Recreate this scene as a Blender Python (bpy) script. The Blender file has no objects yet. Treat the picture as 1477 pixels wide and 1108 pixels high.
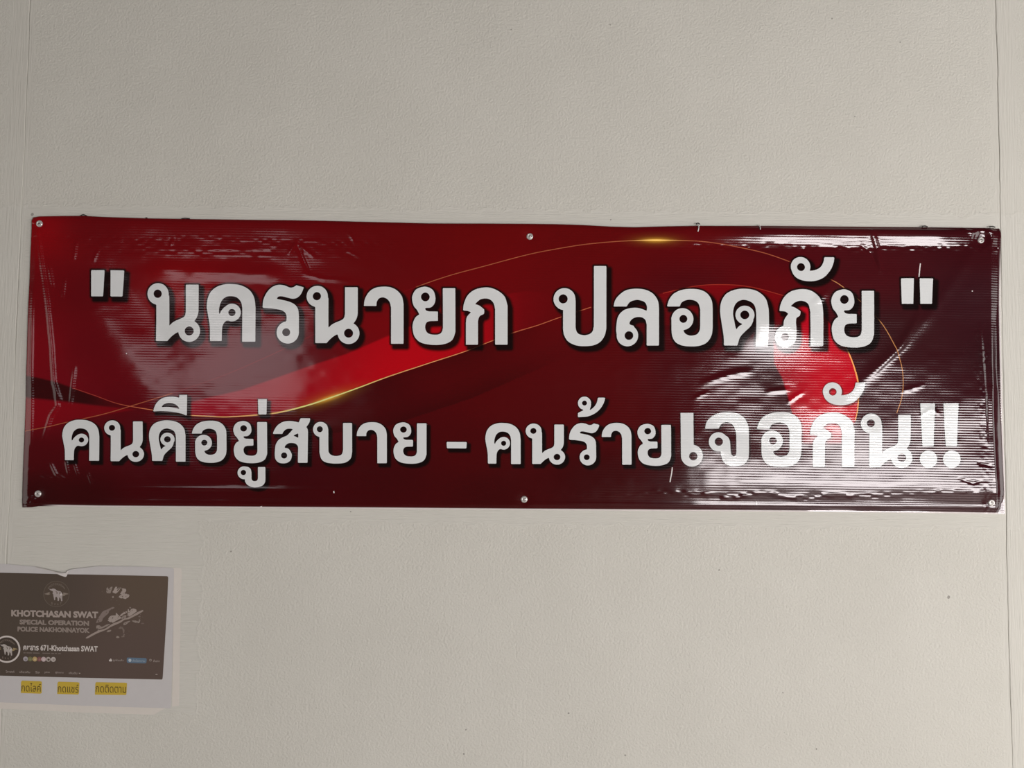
import bpy, math, random
import numpy as np
from mathutils import Matrix, Vector

random.seed(7)
RNG = np.random.RandomState(11)
scene = bpy.context.scene
COL = scene.collection

# ------------------------------------------------------------------ camera
IMG_W, IMG_H, FPX = 1477.0, 1108.0, 1116.0
DIST, CAM_Z = 1.60, 1.55
PITCH, ROLL = math.radians(2.83), 0.0092
cam_data = bpy.data.cameras.new("camera")
cam_data.sensor_fit = 'HORIZONTAL'
cam_data.angle = 2 * math.atan(IMG_W / 2 / FPX)
cam_data.clip_start = 0.02
cam = bpy.data.objects.new("camera", cam_data)
COL.objects.link(cam)
_f = Vector((0, math.cos(PITCH), math.sin(PITCH)))
_x, _u = Vector((1, 0, 0)), Vector((0, -math.sin(PITCH), math.cos(PITCH)))
CAM_R = _x * math.cos(ROLL) + _u * math.sin(ROLL)
CAM_U = _u * math.cos(ROLL) - _x * math.sin(ROLL)
_m = Matrix.Identity(4)
for i in range(3):
    _m[i][0], _m[i][1], _m[i][2] = CAM_R[i], CAM_U[i], -_f[i]
_m[1][3], _m[2][3] = -DIST, CAM_Z
cam.matrix_world = _m
scene.camera = cam

# ------------------------------------------------------------------ world, window daylight and added side fill
world = bpy.data.worlds.new("room_ambient")
scene.world = world
world.use_nodes = True
world.node_tree.nodes["Background"].inputs[0].default_value = (1.0, 0.95, 0.90, 1)
world.node_tree.nodes["Background"].inputs[1].default_value = 0.05


def area_light(name, loc, sx, sz, power, color, turn=0.0):
    d = bpy.data.lights.new(name, 'AREA')
    d.shape = 'RECTANGLE'
    d.size, d.size_y, d.energy, d.color = sx, sz, power, color
    o = bpy.data.objects.new(name, d)
    COL.objects.link(o)
    o.location = loc
    o.rotation_euler = (math.radians(90), 0, math.radians(turn))      # turn 0 shines along +Y, onto the wall
    return o


# daylight from the big window and a dimmer one in the wall behind the photographer
area_light("window_daylight", (2.95, -4.5, 0.78), 2.8, 1.1, 215, (1.0, 0.93, 0.93))
area_light("window_daylight_dim", (-2.2, -4.5, 2.05), 1.2, 0.9, 8, (1.0, 0.90, 0.93))
# added fill on the right, lights the wall clear of the banner's reflections
area_light("side_fill", (3.55, -1.6, 1.2), 1.6, 1.8, 34, (1.0, 0.99, 0.96), 90)

area_light("side_fill_dim", (-3.55, -1.8, 1.25), 2.0, 1.8, 16, (1.0, 0.935, 0.88), -90)  # weaker fill added on the left in place of ambient, catches the creases

vs = scene.view_settings
vs.view_transform = 'Standard'
vs.look = 'None'
vs.exposure = 0.0
vs.gamma = 1.0
vs.use_curve_mapping = False


# ------------------------------------------------------------------ calibration: photo pixels <-> wall plane (y = 0)
def wall_xz(px, py):
    px = np.asarray(px, float)
    py = np.asarray(py, float)
    a = (px - IMG_W / 2) / FPX
    b = -(py - IMG_H / 2) / FPX
    d = [_f[i] + a * CAM_R[i] + b * CAM_U[i] for i in range(3)]
    t = DIST / d[1]
    return t * d[0], CAM_Z + t * d[2]


MM = 0.001
PXM = DIST / FPX            # metres on the wall for one pixel

# ------------------------------------------------------------------ helpers


def srgb(r, g, b):
    def f(c):
        c = c / 255.0
        return c / 12.92 if c <= 0.04045 else ((c + 0.055) / 1.055) ** 2.4
    return (f(r), f(g), f(b))


def lin(a):
    a = np.asarray(a, float) / 255.0
    return np.where(a <= 0.04045, a / 12.92, ((a + 0.055) / 1.055) ** 2.4)


def props(o, label=None, category=None, kind=None, group=None):
    if label:
        o["label"] = label
    if category:
        o["category"] = category
    if kind:
        o["kind"] = kind
    if group:
        o["group"] = group
    return o


def link(name, mesh, mat=None, parent=None):
    o = bpy.data.objects.new(name, mesh)
    COL.objects.link(o)
    if mat is not None:
        mesh.materials.append(mat)
    if parent is not None:
        o.parent = parent
    return o


def empty(name, loc):
    o = bpy.data.objects.new(name, None)
    o.empty_display_size = 0.05
    COL.objects.link(o)
    o.location = loc
    return o


def mesh_np(name, verts, quads=None, tris=None, polys=None, colors=None, normals=None, smooth=True):
    """verts (n,3); quads (q,4); tris (t,3); polys: list of index lists"""
    me = bpy.data.meshes.new(name)
    verts = np.asarray(verts, np.float32)
    loops, starts, n = [], [], 0
    for arr, k in ((quads, 4), (tris, 3)):
        if arr is not None and len(arr):
            arr = np.asarray(arr, np.int32)
            loops.append(arr.reshape(-1))
            starts.append(n + np.arange(len(arr), dtype=np.int32) * k)
            n += arr.size
    if polys:
        flat = np.array([i for p in polys for i in p], np.int32)
        lens = np.array([len(p) for p in polys], np.int32)
        loops.append(flat)
        starts.append((n + np.concatenate([[0], np.cumsum(lens)[:-1]])).astype(np.int32))
        n += flat.size
    loops = np.concatenate(loops).astype(np.int32)
    starts = np.concatenate(starts).astype(np.int32)
    me.vertices.add(len(verts))
    me.vertices.foreach_set("co", verts.reshape(-1))
    me.loops.add(len(loops))
    me.loops.foreach_set("vertex_index", loops)
    me.polygons.add(len(starts))
    me.polygons.foreach_set("loop_start", starts)
    me.update(calc_edges=True)
    me.validate()
    if colors is not None:
        c = np.asarray(colors, np.float32)
        if c.ndim == 1:
            c = np.tile(c, (len(verts), 1))
        if c.shape[1] == 3:
            c = np.hstack([c, np.ones((len(c), 1), np.float32)])
        at = me.color_attributes.new("Col", 'FLOAT_COLOR', 'POINT')
        at.data.foreach_set("color", np.ascontiguousarray(c, np.float32).reshape(-1))
    me.polygons.foreach_set("use_smooth", np.full(len(me.polygons), bool(smooth)))
    if normals is not None:
        me.normals_split_custom_set_from_vertices([tuple(v) for v in normals])
    return me


def spline(txt):
    """'x,y x,y* ...' closed outline; * marks a corner. Returns a dense (n,2) polygon."""
    pts, cor = [], []
    for tok in txt.split():
        c = tok.endswith('*')
        x, y = tok.rstrip('*').split(',')
        pts.append((float(x), float(y)))
        cor.append(c)
    P = np.array(pts)
    n = len(P)
    out = []
    for i in range(n):
        j = (i + 1) % n
        p1, p2 = P[i], P[j]
        if cor[i] and cor[j]:
            out.append(p1)
            continue
        p0 = P[i - 1] if not cor[i] else p1 - (p2 - p1) * 0.6
        p3 = P[(j + 1) % n] if not cor[j] else p2 + (p2 - p1) * 0.6
        for t in np.linspace(0, 1, 6, endpoint=False):
            out.append(0.5 * (2 * p1 + (p2 - p0) * t + (2 * p0 - 5 * p1 + 4 * p2 - p3) * t * t
                              + (3 * p1 - p0 - 3 * p2 + p3) * t ** 3))
    return np.array(out)


def smooth_line(pts, step=2.5):
    """open Catmull-Rom through pts (n,k), resampled"""
    P = np.asarray(pts, float)
    out = []
    for i in range(len(P) - 1):
        p1, p2 = P[i], P[i + 1]
        p0 = P[i - 1] if i else 2 * p1 - p2
        p3 = P[i + 2] if i + 2 < len(P) else 2 * p2 - p1
        k = max(2, int(np.hypot(*(p2 - p1)[:2]) / step))
        for t in np.linspace(0, 1, k, endpoint=False):
            out.append(0.5 * (2 * p1 + (p2 - p0) * t + (2 * p0 - 5 * p1 + 4 * p2 - p3) * t * t
                              + (3 * p1 - p0 - 3 * p2 + p3) * t ** 3))
    out.append(P[-1])
    return np.array(out)


def circle(cx, cy, r, n=44):
    a = np.linspace(0, 2 * math.pi, n, endpoint=False)
    return np.stack([cx + r * np.cos(a), cy + r * np.sin(a)], 1)


def sd_poly(poly, x, y):
    """signed distance (negative inside) of points to a closed polygon"""
    shp = np.shape(x)
    x = np.ravel(x)
    y = np.ravel(y)
    best = np.full(x.shape, 1e18)
    inside = np.zeros(x.shape, bool)
    n = len(poly)
    for i in range(n):
        ax, ay = poly[i]
        bx, by = poly[(i + 1) % n]
        ex, ey = bx - ax, by - ay
        L = ex * ex + ey * ey
        if L < 1e-12:
            continue
        t = np.clip(((x - ax) * ex + (y - ay) * ey) / L, 0, 1)
        best = np.minimum(best, (x - ax - t * ex) ** 2 + (y - ay - t * ey) ** 2)
        if ay != by:
            c = ((ay > y) != (by > y)) & (x < ex * (y - ay) / (by - ay) + ax)
            inside ^= c
    d = np.sqrt(best)
    return np.where(inside, -d, d).reshape(shp)


def sd_shape(shape, x, y):
    adds, holes = shape
    d = None
    for p in adds:
        q = sd_poly(p, x, y)
        d = q if d is None else np.minimum(d, q)
    for p in holes:
        d = np.maximum(d, -sd_poly(p, x, y))
    return d


def contour_mesh(shape, cell):
    """marching squares of a shape in pixel space -> (points, quads, polys)"""
    allp = np.concatenate(shape[0])
    x0, y0 = allp.min(0) - 2 * cell
    x1, y1 = allp.max(0) + 2 * cell
    nx = int((x1 - x0) / cell) + 2
    ny = int((y1 - y0) / cell) + 2
    gx = x0 + np.arange(nx) * cell
    gy = y0 + np.arange(ny) * cell
    X, Y = np.meshgrid(gx, gy)
    D = sd_shape(shape, X, Y)
    ins = D < 0
    vid = -np.ones(D.shape, int)
    pts = []
    idx = np.argwhere(ins)
    for k, (j, i) in enumerate(idx):
        vid[j, i] = k
        pts.append((gx[i], gy[j]))
    cnt = ins[:-1, :-1].astype(int) + ins[1:, :-1] + ins[:-1, 1:] + ins[1:, 1:]
    full = np.argwhere(cnt == 4)
    quads = np.stack([vid[full[:, 0], full[:, 1]], vid[full[:, 0] + 1, full[:, 1]],
                      vid[full[:, 0] + 1, full[:, 1] + 1], vid[full[:, 0], full[:, 1] + 1]], 1) if len(full) else None
    ecache = {}

    def ev(a, b):
        key = (a, b) if a < b else (b, a)
        if key not in ecache:
            da, db = D[a], D[b]
            t = da / (da - db)
            ecache[key] = len(pts)
            pts.append((gx[a[1]] + t * (gx[b[1]] - gx[a[1]]), gy[a[0]] + t * (gy[b[0]] - gy[a[0]])))
        return ecache[key]
    polys = []
    for j, i in np.argwhere((cnt > 0) & (cnt < 4)):
        c = [(j, i), (j + 1, i), (j + 1, i + 1), (j, i + 1)]
        poly = []
        for k in range(4):
            a, b = c[k], c[(k + 1) % 4]
            if ins[a]:
                poly.append(int(vid[a]))
            if ins[a] != ins[b]:
                poly.append(ev(a, b))
        if len(poly) >= 3:
            polys.append(poly)
    return np.array(pts), quads, polys


def lattice_noise(seed, nx=64, ny=64):
    tab = np.random.RandomState(seed).uniform(-1, 1, (ny, nx))

    def f(x, y):
        xi = np.floor(x).astype(int)
        yi = np.floor(y).astype(int)
        fx = x - xi
        fy = y - yi
        fx = fx * fx * fx * (fx * (fx * 6 - 15) + 10)
        fy = fy * fy * fy * (fy * (fy * 6 - 15) + 10)
        g = lambda a, b: tab[b % ny, a % nx]
        return ((g(xi, yi) * (1 - fx) + g(xi + 1, yi) * fx) * (1 - fy)
                + (g(xi, yi + 1) * (1 - fx) + g(xi + 1, yi + 1) * fx) * fy)
    return f


def sstep(a, b, x):
    t = np.clip((x - a) / (b - a), 0, 1)
    return t * t * (3 - 2 * t)


# ------------------------------------------------------------------ materials
def new_mat(name):
    m = bpy.data.materials.new(name)
    m.use_nodes = True
    nt = m.node_tree
    return m, nt, nt.nodes["Principled BSDF"]


class NT:
    """tiny wrapper that makes node graphs shorter to write"""

    def __init__(self, nt):
        self.nt = nt

    def put(self, sock, v):
        if isinstance(v, bpy.types.NodeSocket):
            self.nt.links.new(v, sock)
        else:
            sock.default_value = v

    def math(self, op, a, b=0.0, c=None):
        n = self.nt.nodes.new("ShaderNodeMath")
        n.operation = op
        self.put(n.inputs[0], a)
        self.put(n.inputs[1], b)
        if c is not None:
            self.put(n.inputs[2], c)
        return n.outputs[0]

    def noise(self, vec, scale, detail=2.0, rough=0.5):
        n = self.nt.nodes.new("ShaderNodeTexNoise")
        self.put(n.inputs["Vector"], vec)
        n.inputs["Scale"].default_value = scale
        n.inputs["Detail"].default_value = detail
        n.inputs["Roughness"].default_value = rough
        return n.outputs["Fac"]

    def scale(self, vec, s):
        n = self.nt.nodes.new("ShaderNodeMapping")
        self.put(n.inputs["Vector"], vec)
        n.inputs["Scale"].default_value = s
        return n.outputs[0]

    def mix(self, f, a, b):
        n = self.nt.nodes.new("ShaderNodeMix")
        n.data_type = 'FLOAT'
        self.put(n.inputs[0], f)
        self.put(n.inputs[2], a)
        self.put(n.inputs[3], b)
        return n.outputs[0]

    def mixc(self, f, a, b):
        n = self.nt.nodes.new("ShaderNodeMix")
        n.data_type = 'RGBA'
        self.put(n.inputs[0], f)
        self.put(n.inputs[6], a)
        self.put(n.inputs[7], b)
        return n.outputs[2]

    def ramp(self, x, a, b):
        n = self.nt.nodes.new("ShaderNodeMapRange")
        n.interpolation_type = 'SMOOTHSTEP'
        self.put(n.inputs[0], x)
        n.inputs[1].default_value = a
        n.inputs[2].default_value = b
        return n.outputs[0]

    def bump(self, h, strength, dist, normal=None):
        n = self.nt.nodes.new("ShaderNodeBump")
        n.inputs["Strength"].default_value = strength
        n.inputs["Distance"].default_value = dist
        self.put(n.inputs["Height"], h)
        if normal is not None:
            self.put(n.inputs["Normal"], normal)
        return n.outputs[0]


def position(nt):
    g = nt.nodes.new("ShaderNodeNewGeometry")
    s = nt.nodes.new("ShaderNodeSeparateXYZ")
    nt.links.new(g.outputs["Position"], s.inputs[0])
    return g.outputs["Position"], s.outputs[0], s.outputs[2]


def wall_material():
    m, nt, bs = new_mat("painted_wall_board")
    N = NT(nt)
    P, X, Z = position(nt)
    edge = N.math('MULTIPLY', N.math('SUBTRACT', N.noise(P, 26, 3, 0.6), 0.5), 0.045)

    def box(px0, py0, px1, py1):
        xa, za = wall_xz(px0, py0)
        xb, zb = wall_xz(px1, py1)
        dx = N.math('SUBTRACT', N.math('ABSOLUTE', N.math('SUBTRACT', X, float(xa + xb) / 2)), float(abs(xb - xa)) / 2)
        dz = N.math('SUBTRACT', N.math('ABSOLUTE', N.math('SUBTRACT', Z, float(za + zb) / 2)), float(abs(zb - za)) / 2)
        return N.math('MAXIMUM', dx, dz)
    d = N.math('MINIMUM', box(-60, 296, 1540, 764), box(-260, 700, 284, 1030))
    d = N.math('ADD', d, edge)
    brush = N.ramp(d, 0.003, -0.003)
    ridge = N.math('MULTIPLY', N.ramp(d, -0.005, 0.0), N.ramp(d, 0.004, 0.0))
    stip = N.noise(P, 210, 3, 0.6)
    stroke = N.noise(N.scale(P, (14, 1, 330)), 1.0, 3, 0.6)
    broad = N.noise(P, 5, 3, 0.5)
    # beside the two joints the filler was brushed on upright
    vstroke = N.noise(N.scale(P, (260, 1, 16)), 1.0, 3, 0.6)
    lx, rx = float(wall_xz(20, 554)[0]), float(wall_xz(1449, 554)[0])
    dl = N.math('ABSOLUTE', N.math('SUBTRACT', X, lx - 0.012))
    dr = N.math('ABSOLUTE', N.math('SUBTRACT', X, rx + 0.012))
    joint = N.ramp(N.math('ADD', N.math('MINIMUM', dl, dr), edge), 0.034, 0.018)
    h = N.mix(brush, stip, N.math('MULTIPLY', stroke, 1.0))
    h = N.mix(joint, h, N.math('MULTIPLY', vstroke, 0.8))
    h = N.math('ADD', h, N.math('MULTIPLY', ridge, 0.18))
    b1 = N.bump(h, 1.0, 0.0018)
    b2 = N.bump(broad, 0.25, 0.012, b1)
    nt.links.new(b2, bs.inputs["Normal"])
    tone = N.math('ADD', N.math('MULTIPLY', broad, 0.5), N.math('MULTIPLY', h, 0.18))
    c = N.mixc(N.ramp(tone, 0.15, 0.6), (*WALL_A, 1), (*WALL_B, 1))
    c = N.mixc(N.math('MULTIPLY', brush, 0.35), c, (*WALL_C, 1))
    # a few specks of dirt
    sp = N.ramp(N.noise(P, 62, 0, 0), 0.872, 0.882)
    c = N.mixc(N.math('MULTIPLY', sp, 0.55), c, (0.10, 0.085, 0.07, 1))
    nt.links.new(c, bs.inputs["Base Color"])
    bs.inputs["Roughness"].default_value = 0.72
    bs.inputs["Specular IOR Level"].default_value = 0.25
    return m


WALL_A, WALL_B, WALL_C = (0.612, 0.606, 0.54), (0.660, 0.655, 0.588), (0.646, 0.643, 0.583)


def vinyl_material():
    m, nt, bs = new_mat("printed_vinyl")
    N = NT(nt)
    P, X, Z = position(nt)
    a = nt.nodes.new("ShaderNodeAttribute")
    a.attribute_name = "Col"
    nt.links.new(a.outputs["Color"], bs.inputs["Base Color"])
    # horizontal weave of the reinforcing threads, a little uneven
    wob = N.math('MULTIPLY', N.noise(N.scale(P, (6, 1, 30)), 1.0, 2), 0.0035)
    per = 3.65 * PXM
    tilt = N.math('MULTIPLY', X, 0.004)
    ph = N.math('MULTIPLY', N.math('ADD', N.math('ADD', Z, wob), tilt), 2 * math.pi / per)
    rib = N.math('SINE', ph)
    amp = N.ramp(N.noise(N.scale(P, (5, 1, 9)), 1.0, 2), 0.28, 0.62)
    amp = N.math('ADD', N.math('MULTIPLY', amp, 0.75), 0.25)
    amp = N.math('MULTIPLY', amp, N.math('ADD', N.math('MULTIPLY', N.ramp(X, -0.4, 0.4), 0.5), 0.5))
    grain = N.noise(N.scale(P, (120, 1, 420)), 1.0, 2)
    h = N.math('ADD', N.math('MULTIPLY', rib, amp), N.math('MULTIPLY', grain, 0.12))
    b = N.bump(h, 1.0, RIB)
    nt.links.new(b, bs.inputs["Normal"])
    bs.inputs["Roughness"].default_value = 0.125
    bs.inputs["IOR"].default_value = 1.5
    bs.inputs["Specular IOR Level"].default_value = 0.5
    return m


RIB = 0.00005


def plain_material(name, color, rough=0.6, metal=0.0, spec=0.4, var=0.06, scale=120.0, bump=0.0):
    m, nt, bs = new_mat(name)
    N = NT(nt)
    P, X, Z = position(nt)
    n = N.noise(P, scale, 3)
    lo = tuple(max(0, c * (1 - var)) for c in color) + (1,)
    hi = tuple(min(1, c * (1 + var)) for c in color) + (1,)
    nt.links.new(N.mixc(n, lo, hi), bs.inputs["Base Color"])
    bs.inputs["Roughness"].default_value = rough
    bs.inputs["Metallic"].default_value = metal
    bs.inputs["Specular IOR Level"].default_value = spec
    if bump:
        nt.links.new(N.bump(n, 0.5, bump), bs.inputs["Normal"])
    return m


def attr_paper_material():
    m, nt, bs = new_mat("printed_paper")
    N = NT(nt)
    P, X, Z = position(nt)
    a = nt.nodes.new("ShaderNodeAttribute")
    a.attribute_name = "Col"
    n = N.noise(P, 900, 2)
    nt.links.new(N.mixc(N.math('MULTIPLY', n, 0.16), a.outputs["Color"], (0.16, 0.13, 0.11, 1)), bs.inputs["Base Color"])
    bs.inputs["Roughness"].default_value = 0.55
    bs.inputs["Specular IOR Level"].default_value = 0.3
    return m


MAT_WALL = wall_material()
MAT_VINYL = vinyl_material()
MAT_METAL = plain_material("zinc_steel", (0.66, 0.64, 0.61), 0.3, 0.45, 0.5, 0.08, 400)
MAT_SLOT = plain_material("dark_recess", (0.05, 0.045, 0.04), 0.6, 0.6)
MAT_PAPER = plain_material("white_paper", (0.575, 0.562, 0.55), 0.6, 0, 0.3, 0.03, 60)
MAT_PRINT = attr_paper_material()
MAT_THREAD = plain_material("white_thread", (0.8, 0.78, 0.75), 0.6)
MAT_DARK = plain_material("dark_lint", (0.03, 0.025, 0.025), 0.8)
MAT_SUB = plain_material("joint_filler", (0.45, 0.41, 0.35), 0.85, 0, 0.2, 0.15, 60)
MAT_FILM = plain_material("clear_tape", (0.70, 0.665, 0.60), 0.3, 0, 0.5, 0.04, 90)

# ------------------------------------------------------------------ the wall: boards with two upright joints
WX0, WX1, WZ0, WZ1 = -3.6, 3.6, 0.0, 3.3


def seam_x(pts):
    xs, zs = wall_xz([p[0] for p in pts], [p[1] for p in pts])
    k, c = np.polyfit(zs, xs, 1)
    return float(k), float(c)


SEAM_L = seam_x([(43, 0), (41, 110), (34, 240), (30, 300), (16, 650), (12, 790), (2, 1020)])
SEAM_R = seam_x([(1435.5, 0), (1441, 180), (1443.5, 300), (1452, 760)])
_wn = lattice_noise(3)


def seam_edge(seam, side, z):
    k, c = seam
    xm = k * z + c + 0.0022 * _wn(z * 7, z * 0 + 3.3 + side * 0) + 0.0008 * _wn(z * 40, z * 0 + 9.1)
    gap = 0.0011 * np.clip(_wn(z * 5, z * 0 + (17.7 if seam is SEAM_L else 29.2)) * 1.2 + 0.45, 0.02, 1)
    return xm + side * gap / 2


def board(xl, xr, off):
    """board between edge functions, front face at y=-off, edges turned back to the substrate"""
    nz, nx = 240, 24
    z = np.linspace(WZ0, WZ1, nz)
    a, b = xl(z), xr(z)
    t = np.linspace(0, 1, nx)
    X = a[:, None] * (1 - t) + b[:, None] * t
    Y = np.full_like(X, -off)
    Y[:, 0] += 0.0006
    Y[:, -1] += 0.0006
    X[:, 1] = a + 0.0012
    X[:, -2] = b - 0.0012
    Zg = np.repeat(z[:, None], nx, 1)
    # turned-back edges
    X = np.hstack([a[:, None], X, b[:, None]])
    Y = np.hstack([np.full((nz, 1), 0.008), Y, np.full((nz, 1), 0.008)])
    Zg = np.hstack([z[:, None], Zg, z[:, None]])
    v = np.stack([X, Y, Zg], -1).reshape(-1, 3)
    n = nx + 2
    j, i = np.meshgrid(np.arange(nz - 1), np.arange(n - 1), indexing='ij')
    q = np.stack([j * n + i, j * n + i + 1, (j + 1) * n + i + 1, (j + 1) * n + i], -1).reshape(-1, 4)
    return mesh_np("wall_board", v, q, smooth=False)


sub = np.array([(x, y, z) for y in (0.004, 0.03) for x, z in ((WX0, WZ0), (WX1, WZ0), (WX1, WZ1), (WX0, WZ1))])
wall = link("wall_back", mesh_np("wall_back", sub, [(0, 1, 2, 3), (5, 4, 7, 6), (0, 4, 5, 1), (3, 2, 6, 7), (0, 3, 7, 4), (1, 5, 6, 2)],
                                 smooth=False), MAT_SUB)
props(wall, "painted off-white board wall with two upright filled joints", kind="structure")
for xl, xr, off in ((lambda z: z * 0 + WX0, lambda z: seam_edge(SEAM_L, -1, z), 0.0006),
                    (lambda z: seam_edge(SEAM_L, 1, z), lambda z: seam_edge(SEAM_R, -1, z), 0.0),
                    (lambda z: seam_edge(SEAM_R, 1, z), lambda z: z * 0 + WX1, 0.0004)):
    link("wall_board", board(xl, xr, off), MAT_WALL, wall)
# floor below the frame, for the light it returns
fl = np.array([(-3.6, 0.004, 0), (3.6, 0.004, 0), (3.6, -5.2, 0), (-3.6, -5.2, 0),
               (-3.6, 0.004, -0.1), (3.6, 0.004, -0.1), (3.6, -5.2, -0.1), (-3.6, -5.2, -0.1)])
floor = link("floor", mesh_np("floor", fl, [(0, 3, 2, 1), (4, 5, 6, 7), (0, 1, 5, 4), (1, 2, 6, 5), (2, 3, 7, 6), (3, 0, 4, 7)], smooth=False),
             plain_material("grey_floor", (0.34, 0.32, 0.29), 0.5, 0, 0.4, 0.1, 3))
props(floor, "plain grey floor below the wall", kind="structure")

# ------------------------------------------------------------------ banner outline (pixels)
TOP = np.array([(46, 314.5), (50, 314), (60, 313), (100, 312.3), (122, 312), (150, 313.5), (211, 315.7), (271, 316.5), (340, 317.2),
                (398, 318), (470, 319), (540, 321), (620, 323.2), (700, 323.5), (760, 324), (800, 324.5), (840, 325.8), (880, 327.8),
                (915, 328.7), (960, 327.5), (1000, 326.6), (1077, 326.6), (1180, 327.2), (1250, 327.8), (1350, 328.8), (1445, 330)])
BOT = np.array([(33, 732), (48, 731.5), (58, 730), (80, 730), (140, 731), (400, 733), (560, 733.8), (750, 735.5), (900, 736.6),
                (1100, 738), (1250, 739.4), (1380, 740.6), (1452, 742)])
LEFT = np.array([(314, 48.5), (330, 48), (390, 45), (450, 43), (520, 41), (585, 38.5), (640, 36.5), (680, 35), (731, 33)])
RIGHT = np.array([(328, 1441), (400, 1442), (500, 1443.5), (590, 1445.5), (680, 1448), (742, 1450)])
v_top = lambda u: np.interp(u, TOP[:, 0], TOP[:, 1])
v_bot = lambda u: np.interp(u, BOT[:, 0], BOT[:, 1])
u_left = lambda v: np.interp(v, LEFT[:, 0], LEFT[:, 1])
u_right = lambda v: np.interp(v, RIGHT[:, 0], RIGHT[:, 1])
SCREWS = [(60, 324), (764, 342.5), (1413, 347), (57, 712), (756, 720), (1428, 725)]

# ------------------------------------------------------------------ banner relief, metres away from the wall
_n1, _n2, _n3, _n4, _n5 = [lattice_noise(s) for s in (21, 22, 23, 24, 25)]


def line_dist(pts, u, v):
    """distance to a polyline, signed side, and 0..1 run along it"""
    best = np.full(np.shape(u), 1e9)
    run = np.zeros(np.shape(u))
    n = len(pts) - 1
    for i in range(n):
        ax, ay = pts[i]
        bx, by = pts[i + 1]
        ex, ey = bx - ax, by - ay
        t = np.clip(((u - ax) * ex + (v - ay) * ey) / (ex * ex + ey * ey), 0, 1)
        d = np.hypot(u - ax - t * ex, v - ay - t * ey)
        run = np.where(d < best, (i + t) / n, run)
        best = np.minimum(best, d)
    return best, run


# creases: polyline, half-width px, height mm
CREASES = [
    ([(58, 335), (64, 385), (72, 440), (78, 500), (81, 552), (90, 578)], 2.6, 1.3),
    ([(81, 552), (86, 585), (76, 600), (66, 632)], 3.0, 1.0),
    ([(50, 420), (49, 520), (48, 640)], 2.2, 0.8),
    ([(74, 385), (80, 415)], 2.6, 0.8),
    ([(113, 350), (110, 374)], 2.0, 0.8),
    ([(144, 362), (138, 377)], 2.0, 0.7),
    ([(97, 402), (94, 432)], 2.2, 0.6),
    ([(111, 530), (107, 560), (104, 584)], 2.6, 0.9),
    ([(40, 680), (52, 676)], 2.5, 0.8),
    ([(63, 686), (78, 690)], 2.0, 0.8),
    ([(76, 668), (84, 684), (96, 690)], 2.2, 0.9),
    ([(98, 664), (102, 684)], 1.8, 0.7),
    ([(110, 668), (116, 686)], 1.8, 0.6),
    ([(130, 682), (136, 700)], 1.8, 0.6),
    ([(248, 356), (252, 346)], 2.0, 0.7),
    ([(430, 352), (437, 372), (446, 392)], 2.6, -1.2),
    ([(418, 366), (428, 352), (452, 370)], 2.4, 0.9),
    ([(440, 396), (470, 404), (505, 406)], 3.0, 0.7),
    ([(505, 338), (512, 350)], 2.0, 0.5),
    ([(500, 362), (520, 372)], 2.2, 0.3),
    # right part
    ([(1404, 358), (1376, 402), (1340, 452), (1300, 496), (1262, 530), (1225, 566)], 9.0, 1.5),
    ([(1330, 440), (1296, 500), (1250, 545)], 5.0, 1.0),
    ([(1253, 336), (1262, 356), (1268, 392)], 3.6, 1.7),
    ([(1240, 354), (1256, 368), (1264, 386)], 2.2, -1.2),
    ([(1400, 338), (1388, 332)], 3.2, 1.4),
    ([(1418, 338), (1430, 332)], 3.2, 1.4),
    ([(1185, 468), (1172, 440), (1190, 420)], 6.0, 1.6),
    ([(1015, 552), (1055, 540), (1080, 536)], 5.0, 1.1),
    ([(1000, 575), (1020, 566)], 3.0, 0.5),
    ([(1105, 566), (1135, 562)], 3.5, 0.8),
    ([(1136, 580), (1146, 572), (1156, 566)], 3.0, 0.9),
    ([(1300, 565), (1328, 556)], 3.0, 0.8),
    ([(1325, 600), (1340, 590), (1352, 598)], 2.4, 0.6),
    ([(1410, 470), (1414, 520), (1417, 570), (1420, 640)], 3.4, 1.1),
    ([(1427, 560), (1428, 620), (1431, 690)], 2.6, 1.2),
    ([(1408, 668), (1426, 672)], 2.2, -1.1),
    ([(1380, 690), (1400, 697), (1412, 693)], 1.8, -0.7),
    ([(44, 318), (52, 322)], 2.0, 0.8),
    ([(40, 722), (48, 716)], 2.0, 0.8),
    ([(46, 726), (53, 718)], 2.0, 0.7),
]
# soft bulges: u, v, sigma u, sigma v, rotation deg, height mm
BULGES = [
    (1104, 468, 42, 22, 10, 9.0),
    (1150, 415, 46, 26, -15, 3.0),
    (1195, 585, 45, 30, 0, 2.6),
    (1010, 640, 60, 30, 0, 2.0),
    (170, 500, 26, 90, -32, 3.2),
    (215, 455, 22, 70, -32, -2.0),
    (300, 560, 70, 36, 20, 2.4),
    (240, 391, 16, 7, 0, 2.0),
    (288, 394, 15, 7, 0, 2.0),
    (332, 394, 15, 7, 0, 2.0),
    (378, 396, 18, 7, 0, 2.0),
    (600, 640, 160, 60, 0, 1.5),
    (850, 560, 120, 80, 0, -1.5),
    (640, 380, 130, 40, 0, 1.5),
    (1370, 620, 40, 60, 0, 1.5),
]


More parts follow.
